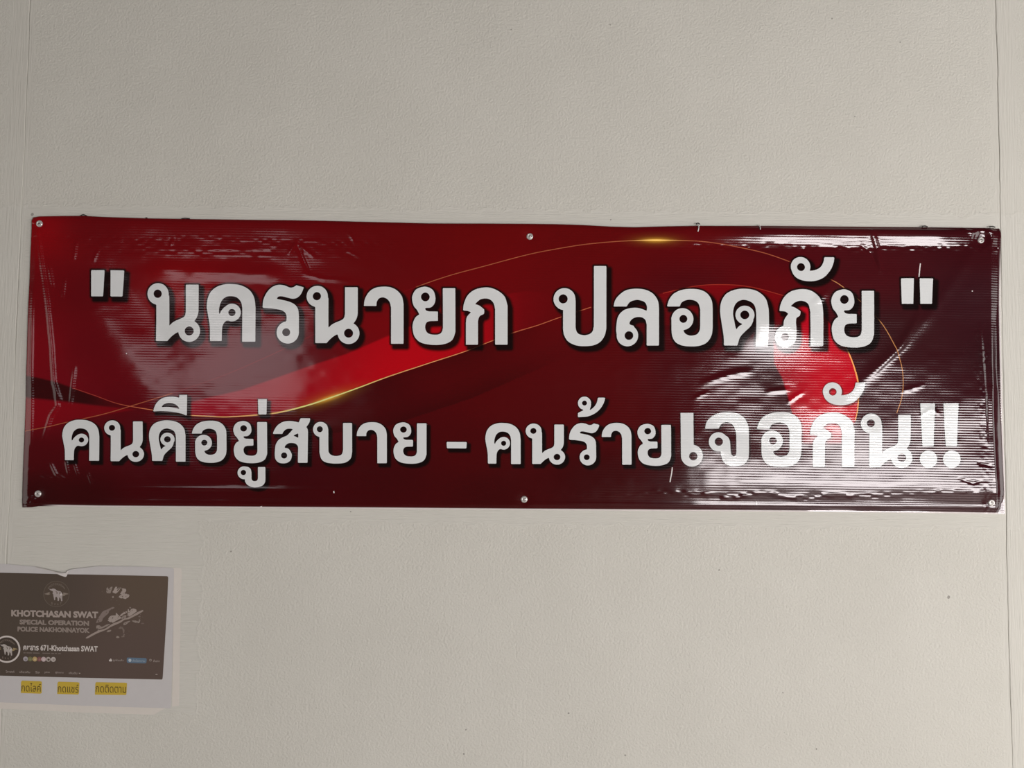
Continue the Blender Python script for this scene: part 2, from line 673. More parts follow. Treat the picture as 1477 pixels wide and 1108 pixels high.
def relief(u, v):
    u = np.asarray(u, float)
    v = np.asarray(v, float)
    tt = v - v_top(u)
    tb = v_bot(u) - v
    tl = u - u_left(v)
    tr = u_right(v) - u
    mm = np.full(u.shape, 7.0)
    mm += 2.2 * _n1(u / 210.0, v / 120.0) + 0.7 * _n2(u / 70.0, v / 45.0)
    mm += 0.14 * _n3(u / 17.0, v / 11.0)
    # hems: rolled edge, then a welded line
    wr = sstep(930, 1180, u)
    amp_t = 0.9 + 5.0 * wr * (1 - 0.75 * sstep(1335, 1400, u))
    mm += amp_t * sstep(0, 9, tt) * (1 - sstep(10, 33, tt))
    mm -= 2.6 * (1 - sstep(0, 5, tt))
    rip_t = np.exp(-((tt - 31 - 3 * _n2(u / 40.0, u * 0 + 2)) / 4.0) ** 2)
    mm += rip_t * (0.25 + 0.5 * wr) * _n4(u / 6.5, v / 4.0)
    wl = np.exp(-((u - 330) / 130.0) ** 2)
    mm += wl * np.exp(-((tt - 46) / 9.0) ** 2) * (0.55 * _n4(u / 9.0, v / 4.5) + 0.2 * _n5(u / 30.0, v / 5.0))
    amp_b = 1.2 + 4.4 * sstep(700, 1050, u)
    hem = 46 - 8 * sstep(1250, 1420, u)
    mm -= amp_b * (1 - sstep(4, hem, tb)) + 1.4 * (1 - sstep(0, 7, tb))
    rip_b = np.exp(-((tb - 24 - 3 * _n2(u / 50.0, u * 0 + 7) - 8 * sstep(1200, 1400, u)) / 3.6) ** 2)
    mm += rip_b * (0.12 + 0.7 * sstep(880, 1040, u) * (1 - 0.5 * sstep(1190, 1300, u))) * (0.6 + _n5(u / 9.0, v / 3.4))
    mm += 0.8 * np.exp(-((tb - 10) / 2.5) ** 2) * (0.3 + 0.7 * sstep(500, 1000, u))
    mm += 0.9 * np.exp(-((tb - 28) / 3.0) ** 2) * np.exp(-((u - 330) / 130.0) ** 2)
    mm -= 6.0 * (1 - np.clip((tr - 4.5) / 10.5, 0, 1)) * (0.6 + 0.4 * sstep(380, 500, v))
    mm += 0.5 * np.exp(-((tr - 5) / 1.8) ** 2) * sstep(540, 640, v)
    rip_r = np.exp(-((tr - 30 - 5 * _n2(v / 30.0, v * 0 + 5)) / 7.0) ** 2) * sstep(430, 560, v)
    mm += rip_r * 0.28 * _n4(u / 4.0, v / 4.5)
    mm -= 2.2 * (1 - sstep(0, 9, tl))
    for pts, w, a in CREASES:
        pu = [p[0] for p in pts]
        pv = [p[1] for p in pts]
        m = (u > min(pu) - 4 * w) & (u < max(pu) + 4 * w) & (v > min(pv) - 4 * w) & (v < max(pv) + 4 * w)
        if not m.any():
            continue
        d, run = line_dist(pts, u[m], v[m])
        mm[m] += a * np.exp(-(d / w) ** 2) * np.sqrt(np.clip(1.15 - (2 * run - 1) ** 2, 0, 1))
    for cu, cv, su, sv, rot, a in BULGES:
        c, s = math.cos(math.radians(rot)), math.sin(math.radians(rot))
        du, dv = u - cu, v - cv
        p, q = (du * c + dv * s) / su, (-du * s + dv * c) / sv
        mm += a * np.exp(-0.5 * (p * p + q * q))
    for su_, sv_ in SCREWS:
        r = np.hypot(u - su_, v - sv_)
        if su_ > 1350 and sv_ < 500:         # pulled down hard at this corner
            k = np.exp(-(r / 12.0) ** 4)
            mm = mm * (1 - k) + 3.6 * k
        else:
            mm = mm * (1 - 0.2 * np.exp(-(r / 9.0) ** 2))
    return np.maximum(mm, 0.7) * MM


BX, BZ = [float(a) for a in wall_xz(740, 735)]
BANNER = empty("wall_banner", (BX, 0.0, BZ))
props(BANNER, "long glossy red vinyl banner with white Thai lettering screwed to the wall", "banner")


def on_banner(u, v, lift=0.0):
    """banner-local points for pixel positions on the printed face"""
    x, z = wall_xz(u, v)
    return np.stack([x - BX, -(relief(u, v) + lift), z - BZ], -1)


def banner_normals(u, v, e=0.7):
    h0, h1 = relief(u - e, v), relief(u + e, v)
    k0, k1 = relief(u, v - e), relief(u, v + e)
    gx = (h1 - h0) / (2 * e * PXM)
    gz = -(k1 - k0) / (2 * e * PXM)
    n = np.stack([-gx, -np.ones_like(gx), -gz], -1)
    n[..., 0] = -gx
    n[..., 2] = -gz
    # surface y = -h(x,z): outward normal (-dh/dx, -1, -dh/dz) pointing to -y
    return n / np.linalg.norm(n, axis=-1, keepdims=True)


# ------------------------------------------------------------------ letter outlines, traced once per glyph
def G(box, polys, rings=(), holes=()):
    adds = [spline(p) for p in polys] + [circle(*r) for r in rings]
    hol = [circle(*h) if not isinstance(h, str) else spline(h) for h in holes]
    return box, adds, hol


GLYPH = {
    'quote': G((497, 372, 670, 512), ["497,372* 567,372* 562,512* 500,512*", "598,372* 670,373* 662,512* 600,512*"]),
    'no': G((792, 441, 1075, 753),
            ["840,535* 840,748* 900,748* 918,728 940,710 965,697* 1000,690* 1045,640* 1058,620 1065,595 1066,570* 1066,449* 998,449* "
             "998,590* 994,612 980,625 945,640 925,652 910,668* 910,505* 880,520*"],
            [(850, 498, 57), (1017, 695, 58)], [(848, 497, 22), (1017, 695, 24)]),
    'kho': G((1109, 446, 1368, 752),
             ["1128,748* 1126,670 1116,610 1109,560 1120,505 1150,468 1195,449 1240,446 1290,453 1335,478 1360,518 1368,570* 1368,752* "
              "1298,752* 1298,575* 1291,542 1270,518 1240,510 1212,514 1190,532 1178,560 1174,590 1178,608* 1186,588 1205,566* 1230,580* "
              "1232,640* 1212,642 1196,662 1191,690 1190,748*"],
             [(1243, 597, 47)], [(1243, 597, 19)]),
    'ro': G((113, 450, 331, 762),
            ["113,572* 117,530 135,490 162,462 195,450 228,453 256,464 275,462 291,452* 331,463* 318,495 300,516 275,524 245,518 215,511 "
             "196,513 187,525* 215,530 255,540 285,556 302,582 306,620* 306,705* 245,705* 239,648* 241,620 233,598 210,584 165,576"],
            [(247, 703, 59)], [(239, 702, 21)]),
    'aa': G((649, 460, 859, 762),
            ["649,562* 655,525 675,490 705,468 745,460 790,463 825,480 850,510 859,550* 859,762* 793,762* 793,570* 786,542 770,523 748,516 "
             "728,523 717,542 716,562*"]),
    'yo': G((905, 461, 1134, 768),
            ["965,461 925,476 905,515 912,558 930,582 943,606* 922,622 908,655 908,690 920,728 955,757 1020,768 1080,762 1118,740 1134,700* "
             "1134,468* 1068,468* 1068,680* 1060,702 1040,713 1005,712 985,703 975,685 974,665 982,648 1000,641* 1041,640* 1041,591* "
             "992,590* 977,584 973,572* 1005,568 1025,545 1028,515 1018,482 995,465"],
            (), [(975, 514, 23)]),
    'ko': G((1175, 465, 1411, 767),
            ["1175,585* 1180,548 1200,505 1235,477 1280,465 1320,466 1360,482 1395,512 1411,560* 1411,767* 1345,767* 1345,580* 1338,550 "
             "1322,530 1296,522 1265,528 1238,552* 1262,560 1287,580* 1285,603 1265,614 1255,635 1254,660* 1254,767* 1190,767* 1190,650* "
             "1195,620 1217,595* 1200,588"]),
    'po': G((362, 351, 642, 775),
            ["413,560* 413,690* 420,720 440,750 480,770 525,775 575,770 610,752 632,722 642,685* 642,351* 576,351* 576,670* 570,695 "
             "555,710 528,717 500,712 485,698 479,675* 479,530* 440,520*"], [(420, 526, 58)], [(413, 525, 24)]),
    'lo': G((680, 471, 921, 776),
            ["680,565* 690,530 715,500 750,478 800,471 850,477 890,498 915,535 921,575* 921,772* 856,772* 856,660* 848,635 828,622 800,622 "
             "778,632 765,650 766,661* 790,668* 770,720* 720,740* 697,710 696,660 706,615 735,585 775,573 815,574 856,588* 857,565 845,542 "
             "815,531 790,532 765,543 750,565*"], [(754, 719, 57)], [(762, 719, 23)]),
    'oo': G((963, 472, 1204, 777),
            ["963,565* 975,528 1000,497 1040,478 1090,472 1140,477 1178,498 1200,535 1204,575* 1204,680* 1198,720 1175,755 1140,772 1095,777 "
             "1045,772 1010,755 992,725 987,690* 987,640* 988,620 1010,600* 1060,600* 1075,680* 1055,682 1050,690 1058,707 1078,718 1100,719 "
             "1122,712 1136,692 1139,665* 1139,580* 1130,550 1112,535 1085,529 1060,533 1040,545 1031,565*"],
            [(1045, 632, 58)], [(1050, 631, 21)]),
    'do': G((1243, 471, 1495, 778),
            ["1264,772* 1262,725 1250,650 1243,590 1250,540 1275,500 1315,479 1365,471 1420,478 1458,498 1485,532 1495,580* 1495,778* "
             "1429,778* 1429,600* 1424,567 1408,545 1370,531 1337,540 1317,566 1310,605 1317,650 1326,690* 1340,672 1360,660* 1415,640* "
             "1400,672 1370,702 1347,730 1335,772*"], [(1371, 612, 49)], [(1370, 612, 23)]),
    'pho': G((135, 475, 397, 785),
             ["160,592* 168,555 190,515 225,487 275,475 325,480 365,505 390,545 397,590* 397,775* 328,775* 328,595* 320,560 305,543 275,536 "
              "245,545 222,565* 245,573 275,592* 270,615 252,628 248,650* 252,700* 248,735 232,765 195,785* 195,727* 180,675* 184,640 "
              "207,606* 190,594"], [(194, 727, 58)], [(190, 728, 20)]),
    'an': G((225, 303, 459, 432),
            ["228,365* 238,395 265,420 310,432 355,430 400,412 435,375 452,340 459,304* 405,304* 398,335 380,360 350,374 318,377* 330,350* "
             "270,352*"], [(278, 355, 52)], [(280, 357, 21)]),
    'ii': G((828, 258, 1008, 369),
            ["828,346* 842,308 870,280 905,269 940,268 966,274* 967,258* 1008,258* 1006,369* 970,355 920,347 870,344"],
            (), ["872,324* 885,308 912,302 940,306 958,318 968,333* 930,325 900,322"]),
    'uu': G((125, 789, 466, 1047),
            ["215,945* 220,980 250,1020 310,1045 370,1045 430,1025 460,985 466,940* 466,797* 375,797* 375,935* 365,962 335,972 305,962 "
             "296,935* 296,865* 285,820 250,795 205,790* 205,868*"], [(205, 868, 79)], [(197, 865, 33)]),
    'ek': G((1383, 281, 1430, 362), ["1383,281* 1430,281* 1428,362* 1385,362*"]),
    'so': G((130, 112, 790, 895),
            ["130,383* 150,330 200,250 270,195 350,165 450,160 530,172 590,185* 615,112* 790,112* 770,190 718,265* 740,300 748,350* "
             "738,885* 568,885* 575,620* 560,580 520,550 460,540 400,548 350,585 335,625* 400,640 440,690 462,750 445,830 390,880 310,895 "
             "230,880 180,830 163,760 168,640 185,560 230,490 300,445 380,410 440,350 485,300* 430,292 370,300 320,340 298,383*"],
            (), ["483,415* 578,370* 578,455* 530,430", (327, 758, 54)]),
    'bo': G((380, 402, 588, 622),
            ["415,470* 415,565* 425,598 450,616 500,622 550,617 580,595 588,560* 588,407* 540,407* 540,550* 532,574 505,582 478,577 464,562 "
             "462,540* 462,440* 452,415 425,402* 400,440*"], [(421, 441, 40)], [(417, 440, 16)]),
    'dash': G((1088, 507, 1195, 542), ["1088,507* 1195,508* 1193,542* 1090,541*"]),
    'tho': G((287, 152, 770, 515),
             ["288,515* 287,442* 335,418 395,388* 405,300* 520,270* 518,320 490,395* 540,365 590,315 625,250 642,170* 770,170* 755,240 "
              "710,330 640,410 550,470 450,505 360,513"], [(405, 268, 116)], [(405, 266, 44)]),
    'ee': G((1036, 353, 1153, 637),
            ["1036,353* 1104,353* 1104,526* 1132,542 1150,575* 1095,585* 1037,585*"], [(1095, 580, 58)], [(1102, 583, 22)]),
    'cho': G((1165, 350, 1398, 635),
             ["1165,437* 1175,400 1205,370 1245,353 1290,350 1340,358 1378,385 1395,425 1398,460* 1398,560* 1392,600 1370,625 1330,635 "
              "1290,632 1262,612 1250,580 1246,555* 1240,540* 1260,470* 1285,480 1297,505 1300,550 1305,575 1318,583 1328,575 1331,560* "
              "1331,470* 1325,440 1310,415 1285,403 1255,410 1238,437*"], [(1236, 507, 51)], [(1238, 506, 22)]),
    'bang': G((913, 302, 1002, 645), ["913,302* 992,302* 985,530* 926,530*"], [(957, 599, 46)]),
}
VIEW = {1: (0, 290), 2: (0, 500), 3: (350, 290), 4: (350, 500), 5: (700, 290), 6: (700, 500), 7: (1077, 290), 8: (1077, 500)}
ZS = 3.6925
# glyph, view, box in that view, text line
TEXT = [
    ('quote', 1, 497, 372, 670, 512, 1), ('no', 1, 792, 441, 1075, 753, 1), ('kho', 1, 1109, 446, 1368, 752, 1),
    ('ro', 3, 113, 450, 331, 762, 1), ('no', 3, 345, 455, 626, 764, 1), ('aa', 3, 649, 460, 859, 762, 1),
    ('yo', 3, 905, 461, 1134, 768, 1), ('ko', 3, 1175, 465, 1411, 767, 1), ('po', 5, 362, 351, 642, 775, 1),
    ('lo', 5, 680, 471, 921, 776, 1), ('oo', 5, 963, 472, 1204, 777, 1), ('do', 5, 1243, 471, 1495, 778, 1),
    ('pho', 7, 135, 475, 397, 785, 1), ('an', 7, 225, 303, 459, 432, 1), ('yo', 7, 441, 475, 668, 783, 1),
    ('quote', 7, 812, 415, 983, 551, 1),
    ('kho', 2, 343, 390, 540, 607, 2), ('no', 2, 565, 393, 778, 613, 2), ('do', 2, 805, 393, 998, 612, 2),
    ('ii', 2, 828, 258, 1008, 369, 2), ('oo', 2, 1031, 395, 1215, 618, 2), ('yo', 2, 1252, 397, 1430, 620, 2),
    ('uu', 2, 1272, 637, 1420, 748, 2), ('ek', 2, 1383, 281, 1430, 362, 2), ('so', 4, 168, 382, 367, 621, 2),
    ('bo', 4, 380, 402, 588, 622, 2), ('aa', 4, 612, 403, 772, 620, 2), ('yo', 4, 806, 404, 982, 623, 2),
    ('dash', 4, 1088, 507, 1195, 542, 2), ('kho', 6, 1, 407, 188, 625, 2), ('no', 6, 214, 410, 424, 628, 2),
    ('ro', 6, 445, 408, 607, 632, 2), ('tho', 6, 492, 267, 637, 376, 2), ('aa', 6, 618, 407, 776, 628, 2),
    ('yo', 6, 808, 412, 985, 634, 2), ('ee', 6, 1036, 353, 1153, 637, 3), ('cho', 6, 1165, 350, 1398, 635, 3),
    ('oo', 8, 48, 350, 285, 640, 3), ('ko', 8, 330, 352, 565, 640, 3), ('an', 8, 395, 192, 622, 312, 3),
    ('no', 8, 597, 357, 872, 645, 3), ('bang', 8, 913, 302, 1001, 645, 3), ('bang', 8, 1035, 302, 1125, 645, 3),
]


def placed(item):
    g, view, x0, y0, x1, y1, row = item
    (a0, b0, a1, b1), adds, hol = GLYPH[g]
    ox, oy = VIEW[view]

    def mp(p):
        q = np.empty_like(p)
        q[:, 0] = ox + (x0 + (p[:, 0] - a0) * (x1 - x0) / (a1 - a0)) / ZS
        q[:, 1] = oy + (y0 + (p[:, 1] - b0) * (y1 - y0) / (b1 - b0)) / ZS
        return q
    return [mp(p) for p in adds], [mp(p) for p in hol]


LETTERS = [(placed(t), t[-1], t[0]) for t in TEXT]

# ------------------------------------------------------------------ printed artwork of the banner (albedo at each point)
ILLUM = 0.72
SWATCH = [  # u, v, sRGB as printed and seen under the room light
    (60, 335, 128, 0, 12), (60, 420, 100, 0, 12), (60, 500, 112, 2, 16), (60, 590, 112, 6, 20), (60, 650, 70, 0, 10), (60, 715, 45, 0, 6),
    (130, 330, 92, 0, 10), (130, 420, 88, 0, 12), (130, 500, 92, 0, 14), (130, 640, 72, 0, 12), (130, 715, 48, 0, 6),
    (260, 330, 96, 0, 10), (260, 420, 120, 0, 10), (260, 520, 95, 0, 16), (260, 650, 66, 0, 14), (260, 715, 56, 0, 8),
    (400, 330, 94, 0, 10), (400, 440, 105, 0, 12), (400, 500, 80, 6, 14), (420, 680, 56, 0, 10), (400, 720, 55, 0, 6),
    (560, 330, 92, 0, 8), (560, 400, 92, 0, 8), (560, 470, 110, 0, 10), (560, 590, 66, 0, 8), (560, 690, 56, 0, 7),
    (700, 340, 95, 0, 6), (720, 400, 98, 0, 8), (700, 560, 74, 0, 7), (680, 650, 66, 0, 7), (700, 715, 54, 0, 6),
    (860, 340, 88, 0, 6), (800, 420, 92, 0, 8), (860, 520, 76, 0, 8), (860, 590, 72, 0, 7), (860, 700, 52, 0, 6),
    (1000, 345, 86, 0, 8), (1000, 420, 70, 2, 10), (1000, 530, 60, 4, 10), (1000, 700, 46, 2, 8),
    (1130, 345, 66, 6, 12), (1100, 420, 88, 2, 10), (1100, 530, 46, 10, 14), (1100, 640, 50, 4, 10), (1130, 710, 40, 4, 10),
    (1250, 400, 62, 10, 16), (1280, 480, 46, 14, 18), (1280, 580, 50, 12, 18), (1280, 700, 42, 6, 12),
    (1400, 340, 50, 6, 12), (1400, 440, 46, 14, 20), (1400, 560, 48, 12, 18), (1400, 690, 44, 8, 14), (1440, 530, 34, 2, 8),
]
LINE_A = [(38, 622), (70, 616), (100, 609), (150, 598), (195, 585), (228, 575), (262, 564), (330, 540), (420, 500), (500, 460),
          (570, 427), (615, 410), (655, 397), (700, 385), (760, 369), (800, 361), (840, 354.5), (880, 350.5), (915, 348.5), (950, 348),
          (1000, 349), (1030, 352), (1060, 357), (1100, 366), (1135, 378), (1165, 390), (1195, 404), (1212, 414), (1240, 437), (1268, 466),
          (1287, 498), (1297, 526), (1300, 550), (1298, 574), (1291, 596)]
LINE_B = [(108, 560), (140, 571), (175, 583), (225, 592), (262, 598), (300, 600.5), (330, 601.5), (370, 599), (405, 595), (445, 585),
          (478, 574), (520, 559), (560, 544), (620, 524), (672, 507), (705, 494), (742, 480), (775, 470), (806, 459), (852, 444)]
LINE_C = [(1215, 498), (1223, 513), (1230, 532), (1234.5, 550), (1236, 568), (1234.5, 590), (1231, 607)]


def letter_shadow(u, v):
    """strength of the drop shadow that is printed round the lettering"""
    out = np.zeros(u.shape)
    for shape, row, g in LETTERS:
        allp = np.concatenate(shape[0])
        x0, y0 = allp.min(0) - 16
        x1, y1 = allp.max(0) + 20
        k = np.where((u > x0) & (u < x1) & (v > y0) & (v < y1))[0]
        if not len(k):
            continue
        d = sd_shape(shape, u[k], v[k])
        if row == 1:
            d2 = sd_shape(shape, u[k] - 4.5, v[k] - 4.8)
            m = np.maximum(sstep(3.6, 1.6, d) * 0.95, sstep(6.5, 1.5, d2) * 0.97)
        elif row == 2:
            d2 = sd_shape(shape, u[k] - 3.8, v[k] - 4.0)
            m = np.maximum(sstep(2.0, 0.6, d) * 0.9, sstep(4.2, 0.5, d2) * 0.97)
        else:
            d2 = sd_shape(shape, u[k] - 1.6, v[k] - 1.6)
            m = np.maximum(sstep(1.6, 0.4, d) * 0.6, sstep(2.4, -0.4, d2) * 0.7)
        out[k] = np.maximum(out[k], m)
    return out


def artwork(u, v):
    shp = u.shape
    u = u.ravel()
    v = v.ravel()
    wsum = np.zeros(u.shape)
    c = np.zeros(u.shape + (3,))
    for su, sv, r, g, b in SWATCH:
        w = 1.0 / (((u - su) / 1.3) ** 2 + (v - sv) ** 2 + 900.0) ** 1.7
        wsum += w
        c += w[:, None] * lin((r, g, b))
    c /= wsum[:, None]

    def over(mask, rgb):
        nonlocal c
        c = c * (1 - mask[:, None]) + mask[:, None] * np.asarray(lin(rgb))

    def soft(poly, w0, w1):
        return sstep(w0, w1, -sd_poly(np.array(poly, float), u, v))
    # dark wedge at the tail of the ribbon
    m = soft([(30, 540), (60, 545), (85, 551), (110, 560), (150, 575), (200, 590), (150, 586), (100, 580), (30, 573)], -1.5, 2.5)
    over(m * (1 - sstep(120, 200, u)) * 0.9, (38, 0, 5))
    # red band under the wedge
    m = soft([(30, 574), (100, 581), (200, 591), (170, 596), (100, 609), (30, 623)], -1, 2)
    over(m * 0.6, (122, 4, 16))
    # bright ribbon above gold line B
    rib = [(230, 592.5)] + [p for p in LINE_B if p[0] > 240] + [(850, 425), (760, 420), (700, 430), (640, 450), (560, 485), (500, 511),
                                                             (440, 531), (350, 563), (285, 578)]
    s = sd_poly(np.array(rib, float), u, v)
    m = sstep(1, -2, s)
    up = sstep(420, 560, v + (u - 500) * 0.30)
    glow = np.exp(-((u - 590) / 150.0) ** 2)
    over(m * (0.35 + 0.3 * up) * (1 - sstep(640, 820, u)), (138, 4, 18))
    over(m * glow * (0.35 + 0.65 * up) * (1 - sstep(690, 760, u)), (168, 0, 18))
    over(m * np.exp(-((u - 300) / 110.0) ** 2) * 0.75, (140, 16, 34))
    # shadow that the artwork draws under the ribbon
    lo = [(p[0], p[1] + 1) for p in LINE_B if p[0] > 380] + [(852, 500), (760, 540), (680, 575), (560, 615), (440, 630), (380, 615)]
    m = soft(lo, -1, 26) * sstep(400, 520, u)
    edge = np.exp(-np.maximum(0, -sd_poly(np.array(lo, float), u, v)) / 22.0) * (sd_poly(np.array(lo, float), u, v) < 0)
    over(np.clip(edge * 0.55, 0, 1) * (1 - sstep(690, 840, u)), (40, 0, 5))
    # ribbon crest behind the fourth word, red below its rim
    cr = [(930, 432), (960, 422), (1000, 414), (1040, 411.5), (1080, 415), (1125, 428), (1160, 440), (1170, 520), (1040, 470), (940, 470)]
    s = sd_poly(np.array(cr, float), u, v)
    over(sstep(1, -1, s) * np.exp(-np.maximum(0, v - 412) / 40.0) * 0.8, (122, 2, 12))
    # red tongue of the ribbon on the right
    tg = [(1150, 440), (1185, 455), (1215, 498), (1223, 513), (1230, 532), (1235, 552), (1236, 570), (1234, 592), (1229, 612), (1215, 640),
          (1150, 640), (1142, 600), (1134, 570), (1126, 545), (1115, 525), (1112, 490)]
    s = sd_poly(np.array(tg, float), u, v)
    m = sstep(1.5, -1.5, s)
    over(m * (0.55 + 0.45 * sstep(1115, 1190, u)) * sstep(660, 600, v), (172, 4, 26))
    # gold glints printed on the lines
    for gu, gv, au, av, ang, k in ((945, 348, 17, 3.0, 0.0, 0.6), (945, 348, 34, 8, 0.0, 0.08), (476, 575, 20, 3.0, -19, 0.75), (476, 575, 42, 9, -19, 0.12)):
        ca, sa = math.cos(math.radians(ang)), math.sin(math.radians(ang))
        p = ((u - gu) * ca + (v - gv) * sa) / au
        q = (-(u - gu) * sa + (v - gv) * ca) / av
        over(np.clip(k * np.exp(-(p * p + q * q)), 0, 1), (222, 170, 60))
    m = letter_shadow(u, v)
    c = c * (1 - m[:, None]) + m[:, None] * lin((12, 2, 3))
    alb = c / ILLUM
    # unprinted white margin of the vinyl
    tb = v_bot(u) - v
    tr = u_right(v) - u
    tl = u - u_left(v)
    w = np.maximum(sstep(2.4, 1.4, tb) * sstep(60, 90, u), sstep(2.0, 1.2, tr) * sstep(350, 420, v))
    alb = alb * (1 - w[:, None]) + w[:, None] * np.array((0.75, 0.70, 0.68))
    return np.clip(alb, 0.002, 0.85).reshape(shp + (3,))


NU, NV = 1040, 310
ss, ts = np.meshgrid(np.linspace(0, 1, NU), np.linspace(0, 1, NV))
uu = 40 + ss * 1405
vv = v_top(uu) * (1 - ts) + v_bot(uu) * ts
for _ in range(3):
    uu = u_left(vv) * (1 - ss) + u_right(vv) * ss
    vv = v_top(uu) * (1 - ts) + v_bot(uu) * ts
bv = on_banner(uu, vv).reshape(-1, 3)
bc = artwork(uu, vv).reshape(-1, 3)
j, i = np.meshgrid(np.arange(NV - 1), np.arange(NU - 1), indexing='ij')
bq = np.stack([j * NU + i, (j + 1) * NU + i, (j + 1) * NU + i + 1, j * NU + i + 1], -1).reshape(-1, 4)
ring = np.concatenate([np.arange(NU), np.arange(1, NV) * NU + NU - 1, (NV - 1) * NU + np.arange(NU - 2, -1, -1), np.arange(NV - 2, 0, -1) * NU])
nb = len(bv)
skirt = bv[ring].copy()
skirt[:, 1] += 0.0006
k = np.arange(len(ring))
kn = (k + 1) % len(ring)
sq = np.stack([ring[k], ring[kn], nb + kn, nb + k], 1)
sheet = link("vinyl_sheet", mesh_np("vinyl_sheet", np.vstack([bv, skirt]), np.vstack([bq, sq]),
                                   colors=np.vstack([bc, bc[ring]])), MAT_VINYL, BANNER)

# white letters, one part each, lying on the relief
LETTER_C = np.array((0.745, 0.775, 0.765))
NAMES = {'quote': 'quotation_mark', 'dash': 'dash', 'bang': 'exclamation_mark', 'an': 'vowel_mark', 'ii': 'vowel_mark', 'uu': 'vowel_mark',
         'ek': 'tone_mark', 'tho': 'tone_mark'}
for shape, row, g in LETTERS:
    pts, quads, polys = contour_mesh(shape, 1.15)
    me = mesh_np("letter", on_banner(pts[:, 0], pts[:, 1], 0.0005), quads, None, polys, colors=LETTER_C,
                 normals=banner_normals(pts[:, 0], pts[:, 1]))
    link(NAMES.get(g, 'letter'), me, MAT_VINYL, BANNER)


def banner_strip(name, pts, width, colors, lift=0.00015, mat=None, parent=None):
    """thin printed line; pts (n,2), width and colors per point"""
    P = smooth_line(pts)
    n = len(P)
    T = np.gradient(P, axis=0)
    T /= np.linalg.norm(T, axis=1, keepdims=True)
    Nn = np.stack([-T[:, 1], T[:, 0]], 1)
    w = np.asarray([width(p[0], p[1]) for p in P])[:, None] / 2
    A, B = P + Nn * w, P - Nn * w
    U = np.concatenate([A, B])
    cols = np.array([colors(p[0], p[1]) for p in P])
    if name == "gold_line":
        m = letter_shadow(P[:, 0], P[:, 1])[:, None]
        cols = cols * (1 - m) + m * lin((12, 2, 3))
    q = np.stack([np.arange(n - 1), np.arange(1, n), n + np.arange(1, n), n + np.arange(n - 1)], 1)
    me = mesh_np(name, on_banner(U[:, 0], U[:, 1], lift), q, colors=np.vstack([cols, cols]) / ILLUM,
                 normals=banner_normals(U[:, 0], U[:, 1]))
    return link(name, me, mat or MAT_VINYL, parent or BANNER)


def col_a(x, y):
    g = math.exp(-((x - 945) / 24.0) ** 2)
    base = np.array(lin((150, 78, 52)))
    if 250 < x < 600:
        base = np.array(lin((106, 8, 15)))
    if x > 1200:
        base = np.array(lin((170, 118, 72)))
    return base * (1 - g) + np.array(lin((250, 205, 110))) * g


def col_b(x, y):
    g = math.exp(-((x - 476) / 60.0) ** 2)
    k = sstep(150, 290, x) * (1 - 0.75 * sstep(600, 760, x))
    base = np.array(lin((140, 48, 40))) * (1 - k) + np.array(lin((232, 150, 95))) * k
    return np.clip(base * (1 - g) + np.array(lin((255, 222, 130))) * g, 0, 0.6)


banner_strip("gold_line", LINE_A, lambda x, y: 1.15 + 0.8 * math.exp(-((x - 945) / 24) ** 2), col_a, 0.00010)
banner_strip("gold_line", LINE_B, lambda x, y: 1.1 + 0.9 * math.exp(-((x - 420) / 120) ** 2), col_b, 0.00012)
banner_strip("gold_line", LINE_C, lambda x, y: 2.2 - 0.03 * abs(y - 545) / 2, lambda x, y: np.array(lin((226, 150, 84))), 0.00012)
banner_strip("gold_line", [(955, 424), (1000, 414), (1040, 411.5), (1080, 415), (1128, 428)], lambda x, y: 1.2,
             lambda x, y: np.array(lin((140, 40, 30))), 0.00010)
# scratches and flecks that show the white base of the vinyl
for pts, w in (([(968.5, 674), (967.6, 682), (966, 690), (965.3, 695)], 1.5), ([(1325, 381), (1324, 390), (1323, 400)], 1.5),
               ([(482.5, 708), (483, 711)], 1.6), ([(376, 731.3), (379, 730.3)], 1.4), ([(1090.3, 723), (1090.3, 728)], 1.1),
               ([(1399, 420.5), (1400.5, 421)], 1.4), ([(1437, 358.5), (1438, 359)], 1.5), ([(186, 510), (187, 511.5)], 1.3)):
    banner_strip("scratch", pts, lambda x, y, w=w: w, lambda x, y: np.array((0.58, 0.55, 0.53)), 0.0003)


def tube(pts, r, seg=7):
    """tube along 3-D points with closed ends"""
    P = np.asarray(pts, float)
    n = len(P)
    T = np.gradient(P, axis=0)
    T /= np.linalg.norm(T, axis=1, keepdims=True)
    ref = np.array((0.0, 1.0, 0.05))
    verts = []
    for p, t in zip(P, T):
        a = np.cross(t, ref)
        a /= np.linalg.norm(a)
        b = np.cross(t, a)
        for s in range(seg):
            th = 2 * math.pi * s / seg
            verts.append(p + r * (math.cos(th) * a + math.sin(th) * b))
    polys = []
    for k_ in range(n - 1):
        for s in range(seg):
            polys.append([k_ * seg + s, k_ * seg + (s + 1) % seg, (k_ + 1) * seg + (s + 1) % seg, (k_ + 1) * seg + s])
    polys.append(list(range(seg))[::-1])
    polys.append([(n - 1) * seg + s for s in range(seg)])
    return np.array(verts), polys


def banner_thread(name, pts, r, mat, lift=0.0012):
    P = smooth_line(pts, 1.2)
    c = on_banner(P[:, 0], P[:, 1], lift)
    v, polys = tube(c, r)
    return link(name, mesh_np(name, v, polys=polys), mat, BANNER)


